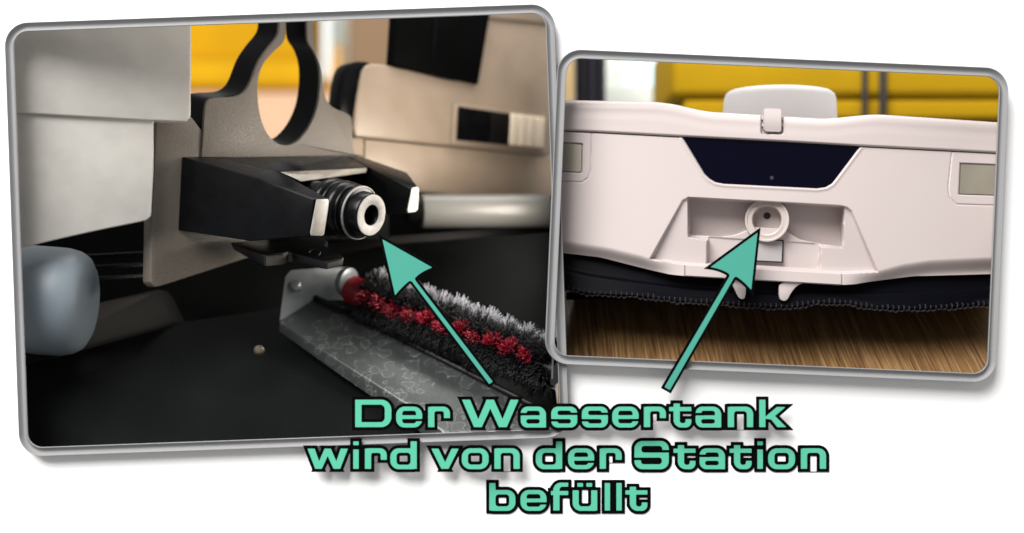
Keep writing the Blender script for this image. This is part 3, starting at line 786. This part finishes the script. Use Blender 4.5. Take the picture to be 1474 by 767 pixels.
# mop plate and pad
pad_top = smooth_interp([(780, 362), (804, 366), (910, 390), (1000, 403), (1110, 408), (1212, 412), (1318, 400), (1470, 394)], 10)
cord_y = smooth_interp([(780, 407), (801, 411), (845, 421), (910, 424), (975, 432), (1015, 434), (1073, 439), (1129, 441.5), (1143, 440.5), (1175, 434.5), (1217, 434.7), (1256, 442), (1305, 444), (1357, 442), (1423, 437), (1470, 433)], 10)
def pad_rec(x, y):
    t = (y - pad_top(x)) / (cord_y(x) - pad_top(x))
    return 22 - 10 * t + 5 * sstep(.50, .42, t) + 2.2 * np.sin(x / 37.0) * t
mop = relief('mop_plate', np.arange(796, 1462, 3.0), np.linspace(0, 1, 24), lambda x: pad_top(x) - 10, lambda x: cord_y(x) + 1, pad_rec, M['pad_black'], robot, (400, 0, 0), angle=60)
padx = np.arange(797, 1462, 4.0)
rings = [[RP(x, float(cord_y(x)) - 7, 14), RP(x, float(cord_y(x)) + 2, 13), RP(x, float(cord_y(x)) + 4, 18), RP(x, float(cord_y(x)) + 4, 280), RP(x, float(cord_y(x)) - 7, 280)] for x in padx]
mp = loft('mop_pad', rings, M['pad_cloth'], robot, angle=40)
# overlock edge: a helix of thread round the pad's rim
vs = []; fs = []; turns = 86; per = 12; N = turns * per; m = 6
for i in range(N + 1):
    x = 797 + (1460 - 797) * i / N; a = 2 * math.pi * i / per
    def cp(i_):
        x_ = 797 + (1460 - 797) * i_ / N; a_ = 2 * math.pi * i_ / per
        wob = .8 * math.sin(i_ * .37) + .9 * math.sin(i_ * .091 + 1.3)
        return RP(x_ + 2.2 * math.sin(a_), float(cord_y(x_)) + 1.5 + (4.0 + wob) * math.cos(a_), 11 - 3.2 * math.sin(a_))
    p = cp(i); u, v_, w = basis(cp(i + .3) - cp(i - .3))
    for j in range(m):
        b_ = 2 * math.pi * j / m; vs.append(p + (u * math.cos(b_) + v_ * math.sin(b_)) * 1.25 * S)
for i in range(N):
    for j in range(m): fs.append((i * m + j, i * m + (j + 1) % m, (i + 1) * m + (j + 1) % m, (i + 1) * m + j))
mesh('overlock_edge', vs, fs, M['cord'], mp)
# turret, top deck, added light block
tb = P(1121.5, 182, 300); k = 2100 / 1800
lathe('lidar_turret', tb, Vector((0.02, 0, 1)), [(82 * k, -10), (81.5 * k, 6 * k), (79 * k, 40 * k), (76.5 * k, 46 * k), (72 * k, 49.5 * k), (60 * k, 51.5 * k), (0.1, 52.5 * k)], M['turret'], robot, n=80, angle=50)
solid('underside_light_block', quad((815, 420, 230), (1440, 432, 230), (1440, 440, 230), (815, 440, 230)), quad((815, 420, 300), (1440, 432, 300), (1440, 440, 300), (815, 440, 300)), M['pad_black'], robot)  # black block added to stop light from behind reaching the floor under the robot

# wooden floor
fa, fb_ = P(1110, 572, -2), P(1110, 420, 250)
rise = (fb_.z - fa.z) / (fb_.y - fa.y)
def flp(x, yd): return Vector((x * S, yd * S, fa.z + rise * (yd * S - fa.y)))
n_f = 40
vs = []; fs = []
floor = mesh('wooden_floor', [flp(66, 2), flp(820, 2), flp(1000, 420), flp(90, 420)] + [p - Vector((0, 0, 12 * S)) for p in (flp(66, 2), flp(820, 2), flp(1000, 420), flp(90, 420))],
             [(0, 1, 2, 3), (7, 6, 5, 4), (0, 4, 5, 1), (1, 5, 6, 2), (2, 6, 7, 3), (3, 7, 4, 0)], M['wood'], smooth=False)
tag(floor, 'brushed oak floor under the white robot', 'floor', kind='structure')

# background of the right view
s2 = thing('sofa', 'yellow upholstered sofa with dark straps behind the white robot', 'sofa', P(1200, 200, 1250))
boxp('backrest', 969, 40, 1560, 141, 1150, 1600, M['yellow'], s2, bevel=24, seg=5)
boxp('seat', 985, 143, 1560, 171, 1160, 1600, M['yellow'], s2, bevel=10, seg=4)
boxp('plinth', 990, 168, 1560, 196, 1190, 1600, M['rust'], s2, bevel=4)
for x0, x1 in ((1242, 1249), (1267, 1277)):
    boxp('strap', x0, 60, x1, 190, 1140, 1152, M['sofa_dark'], s2, bevel=2)
w2 = thing('window', 'pale window with bright cyan pane left of the yellow sofa', 'window', P(920, 190, 1700))
boxp('window_frame', 866, 40, 985, 126, 1720, 1740, M['pale'], w2, bevel=4)
boxp('window_sill', 866, 124, 985, 210, 1690, 1745, M['pale'], w2, bevel=4)
boxp('pane', 897, 60, 930, 123, 1708, 1716, M['sky_pane'], w2, bevel=1)
boxp('pane', 934, 60, 968, 123, 1708, 1716, M['sky_pane'], w2, bevel=1)
c2 = thing('curtain', 'dark grey curtain beside the pale window', 'curtain', P(850, 200, 1500))
cx0, cx1 = 828, 872; xs = np.linspace(cx0, cx1, 60); ringsC = []
for x in xs:
    dd = 1500 + 22 * math.sin((x - cx0) * .42)
    ringsC.append([P(x, 20, dd), P(x, 210, dd), P(x, 210, dd + 12), P(x, 20, dd + 12)])
loft('curtain_cloth', ringsC, M['curtain'], c2, angle=60)
dp = boxp('door_post', 805, 20, 827, 210, 1420, 1470, M['oak'], None, bevel=4)
tag(dp, 'oak door post at the far left of the robot view', 'door post')

# ================================================================== arrows and lettering
def flat(d): 
    k = (F + d) / F
    return lambda x, y: Vector(((x - CX) * k * S, d * S, (CY - y) * k * S))
def curve3(a, c, b, n=6):
    return [((1 - t) ** 2 * a[0] + 2 * t * (1 - t) * c[0] + t * t * b[0], (1 - t) ** 2 * a[1] + 2 * t * (1 - t) * c[1] + t * t * b[1]) for t in [i / n for i in range(n + 1)]]
def arrow(pts, d, label):
    xs = [p[0] for p in pts]; ys = [p[1] for p in pts]
    bb = (min(xs) - 2, min(ys) - 2, max(xs) + 2, max(ys) + 2)
    a = thing('arrow', label, 'arrow', P(sum(xs) / len(xs), max(ys), d), 'teal pointer arrows with black outline')
    f = f_poly(pts)
    field_solid('outline', f, bb, 0.8, flat(d), (0, 3, 0), M['ink'], a, smooth=False)
    field_solid('arrow_face', lambda x, y: f(x, y) + 3.7, bb, 0.8, flat(d - 0.8), (0, 0.7, 0), M['teal'], a, smooth=False)
arrow([(545, 337)] + curve3((631.5, 386), (612, 391), (601, 401.5)) + [(714.5, 550), (703.5, 558)] + curve3((590.5, 408), (576, 420), (567, 434)), -14,
      'teal arrow pointing up left at the black water nozzle')
arrow([(1095, 327)] + curve3((1084, 427), (1074, 412), (1059.5, 402)) + [(965.5, 566.5), (951.5, 558.5)] + curve3((1046.5, 396.5), (1034, 388.5), (1013, 387)), -31,
      'teal arrow pointing up right at the round port of the white robot')

def ring(w, h, r, sx=9.5, sy=6.5, ri=4.5, y0=-.5):
    return D(f_rbox(0, y0, w, h + .5, r), f_rbox(sx, sy, w - sx, h - sy, ri))
def strokes(*q): return U(*[f_conv(*p) for p in q])
xh = 29.5
G = {}
G['D'] = lambda w: D(f_rbox(0, 0, w, 40, 0, 15, 15, 0), f_rbox(9.6, 7.6, w - 10, 32.4, 0.01, 6.5, 6.5, 0.01))
G['e'] = lambda w: D(f_rbox(0, -.5, w, xh + .5, 12.5), f_rbox(9.3, 17.6, w - 9.3, 23.6, 3.5, 3.5, 0.5, 0.5), f_rbox(9.3, 5.9, w - 9.3, 11.8, 0.5, 0.5, 3.5, 3.5), f_box(w - 14, 8.8, w + 4, 11.9))
G['a'] = lambda w: D(U(D(f_rbox(0.5, -.5, w, xh + .5, 10, 12, 1, 10)), f_box(w - 9.5, 0, w, 16)), f_rbox(9, 5.6, w - 9.5, 11.6, 3), f_rbox(9.5, 17.4, w - 9.5, 23.6, 2.5, 3.5, .5, .5), f_box(-3, 17.2, 13, 20.6))
G['s'] = lambda w: D(f_rbox(0, -.5, w, xh + .5, 10), f_rbox(9.5, 17.8, w - 9.5, 23.8, 3, 3, .5, 3), f_box(w - 14, 17.8, w + 3, 21), f_rbox(9.5, 5.7, w - 9.5, 11.7, 0.5, 3, 3, 3), f_box(-3, 8.5, 14, 11.7))
G['S'] = lambda w: D(f_rbox(0, -.6, w, 40.6, 12), f_rbox(10.5, 23.8, w - 10, 33, 4, 4, .5, 4), f_box(w - 14, 23.8, w + 3, 27.2), f_rbox(10, 7, w - 10.5, 16.2, .5, 4, 4, 4), f_box(-3, 12.8, 14, 16.2))
G['r'] = lambda w: U(f_box(0, 0, 9.5, xh), D(f_rbox(3, 13, w, xh + .5, 0, 10, 0, 0), f_rbox(9.5, 5, w - 9.3, 23, 3, 3, 0.01, 0.01)))
G['n'] = lambda w: U(f_box(0, 0, 9.5, xh), D(f_rbox(3, 0, w, xh + .5, 0, 11, 0, 0), f_rbox(9.5, -8, w - 9.5, 23, 3.5, 4.5, .01, .01)))
G['o'] = lambda w: ring(w, xh, 13)
G['d'] = lambda w: U(D(f_rbox(0, -.5, w - 2, xh + .5, 12.5, 3, 3, 12.5), f_rbox(9.5, 6.3, w - 9.5, 23.2, 4.5)), f_box(w - 9.5, 0, w, 40))
G['b'] = lambda w: (lambda f: (lambda x, y: f(w - x, y)))(G['d'](w))
G['t'] = lambda w: U(f_box(0, 23, w, xh), f_box(6.3, 10, 15.8, 34.6), D(f_rbox(6.3, -.5, w, 22, 0, 0, 8.5, 11.5), f_rbox(15.8, 6.2, w - 8.7, 30, 0, 0, 3, 3.5), f_box(15.8, 12, w + 4, 30)))
G['W'] = lambda w: strokes([(0, 40), (12.2, 40), (29, 0), (17.6, 0)], [(18.5, 0), (29, 0), (47.5, 40), (35.7, 40)], [(34.8, 40), (46.6, 40), (64.3, 0), (53.4, 0)], [(53.6, 0), (65, 0), (82.3, 40), (70.1, 40)])
G['w'] = lambda w: strokes([(0, xh), (11, xh), (21.2, 0), (11.3, 0)], [(12, 0), (21.2, 0), (34.8, xh), (24.8, xh)], [(24.2, xh), (34.2, xh), (47, 0), (37.8, 0)], [(37.8, 0), (47.7, 0), (59, xh), (48, xh)])
G['v'] = lambda w: strokes([(0, xh), (11, xh), (25.3, 0), (14.8, 0)], [(15.4, 0), (25.4, 0), (40.4, xh), (29.4, xh)])
G['k'] = lambda w: U(f_box(0, 0, 9.4, 40), f_conv((6, 12.5), (9.4, 15.8), (25.5, xh), (38.8, xh), (17, 11)), f_conv((12, 17.5), (21, 18.5), (39.8, 0), (26.2, 0)))
G['i'] = lambda w: U(f_box(0, 0, 8.4, 28.3), f_box(0, 34, 8.4, 40))
G['l'] = lambda w: f_box(0, 0, 8.2, 40)
G['f'] = lambda w: U(f_box(0, 22.2, w, 28.6), f_box(3.4, 0, 12.9, 31), D(f_rbox(3.4, 24, w, 40.5, 11, 0, 0, 0), f_rbox(12.9, 10, w + 6, 34.3, 4, 0, 0, 0)))
G['ü'] = lambda w: U(D(f_rbox(0, -.5, w, xh, 0, 0, 3, 12), f_rbox(9.3, 6.3, w - 9.3, 40, 0, 0, 4.5, 4.5)), f_box(w - 9.3, 0, w, xh), f_box(6.8, 34.2, 15.6, 40), f_box(19.8, 34.2, 28.6, 40))

WORDS = [
 ('Der', 615, -16, [('D', 511, 52.6), ('e', 570, 38), ('r', 616, 32)], 'mint green word "Der" with black outline, first caption line'),
 ('Wassertank', 615, -22.5, [('W', 664.6, 82.3), ('a', 748.8, 37.4), ('s', 793.2, 38), ('s', 837.3, 38), ('e', 881, 38.6), ('r', 926.6, 32.2), ('t', 963, 32.4), ('a', 1000.6, 37.8), ('n', 1047.4, 37), ('k', 1092.7, 39.5)], 'mint green word "Wassertank" with black outline'),
 ('wird', 675, -22.5, [('w', 442.2, 59), ('i', 508.2, 8.2), ('r', 525, 32), ('d', 561.6, 38.6)], 'mint green word "wird" with black outline'),
 ('von', 675, -22.5, [('v', 620.4, 40.4), ('o', 664.4, 39.2), ('n', 711.4, 37)], 'mint green word "von" with black outline'),
 ('der', 675, -1.6, [('d', 771, 38.5), ('e', 817.5, 38), ('r', 863, 32.2)], 'mint green lowercase word "der" with black outline, second caption line'),
 ('Station', 675, -1.6, [('S', 913, 50), ('t', 969.2, 32.2), ('a', 1006.3, 37.6), ('t', 1050, 32.2), ('i', 1090, 8.2), ('o', 1105.5, 39.2), ('n', 1152.6, 36.8)], 'mint green word "Station" with black outline'),
 ('befüllt', 735, -1.6, [('b', 704, 38.2), ('e', 749, 38), ('f', 792.8, 25.4), ('ü', 824, 36), ('l', 870.2, 8), ('l', 887, 8), ('t', 900, 32.2)], 'mint green word "befüllt" with black outline, bottom caption line'),
]
for txt, yb, d, ls, label in WORDS:
    x0 = ls[0][1] - 7; x1 = ls[-1][1] + ls[-1][2] + 9
    w = thing('word_lettering', label, 'lettering', P((x0 + x1) / 2, yb + 4, d), 'mint caption words')
    gs = [sh(G[c](wd), x, yb) for c, x, wd in ls]
    allf = U(*gs)
    # mitred ends may reach a little past the outline; keep them short
    field_solid('backing', lambda x, y: allf(x, y) - 4.3, (x0, yb - 48, x1, yb + 9), 0.8, flat(d), (0, 1.3, 0), M['ink'], w, smooth=False)
    for (c, x, wd), g in zip(ls, gs):
        field_solid('letter', (lambda q: (lambda X_, Y_: q(X_, Y_) + 0.3))(g), (x - 1.5, yb - 42, x + wd + 2, yb + 2.5), 0.7, flat(d - 0.8), (0, 0.7, 0), M['mint'], w, smooth=False)
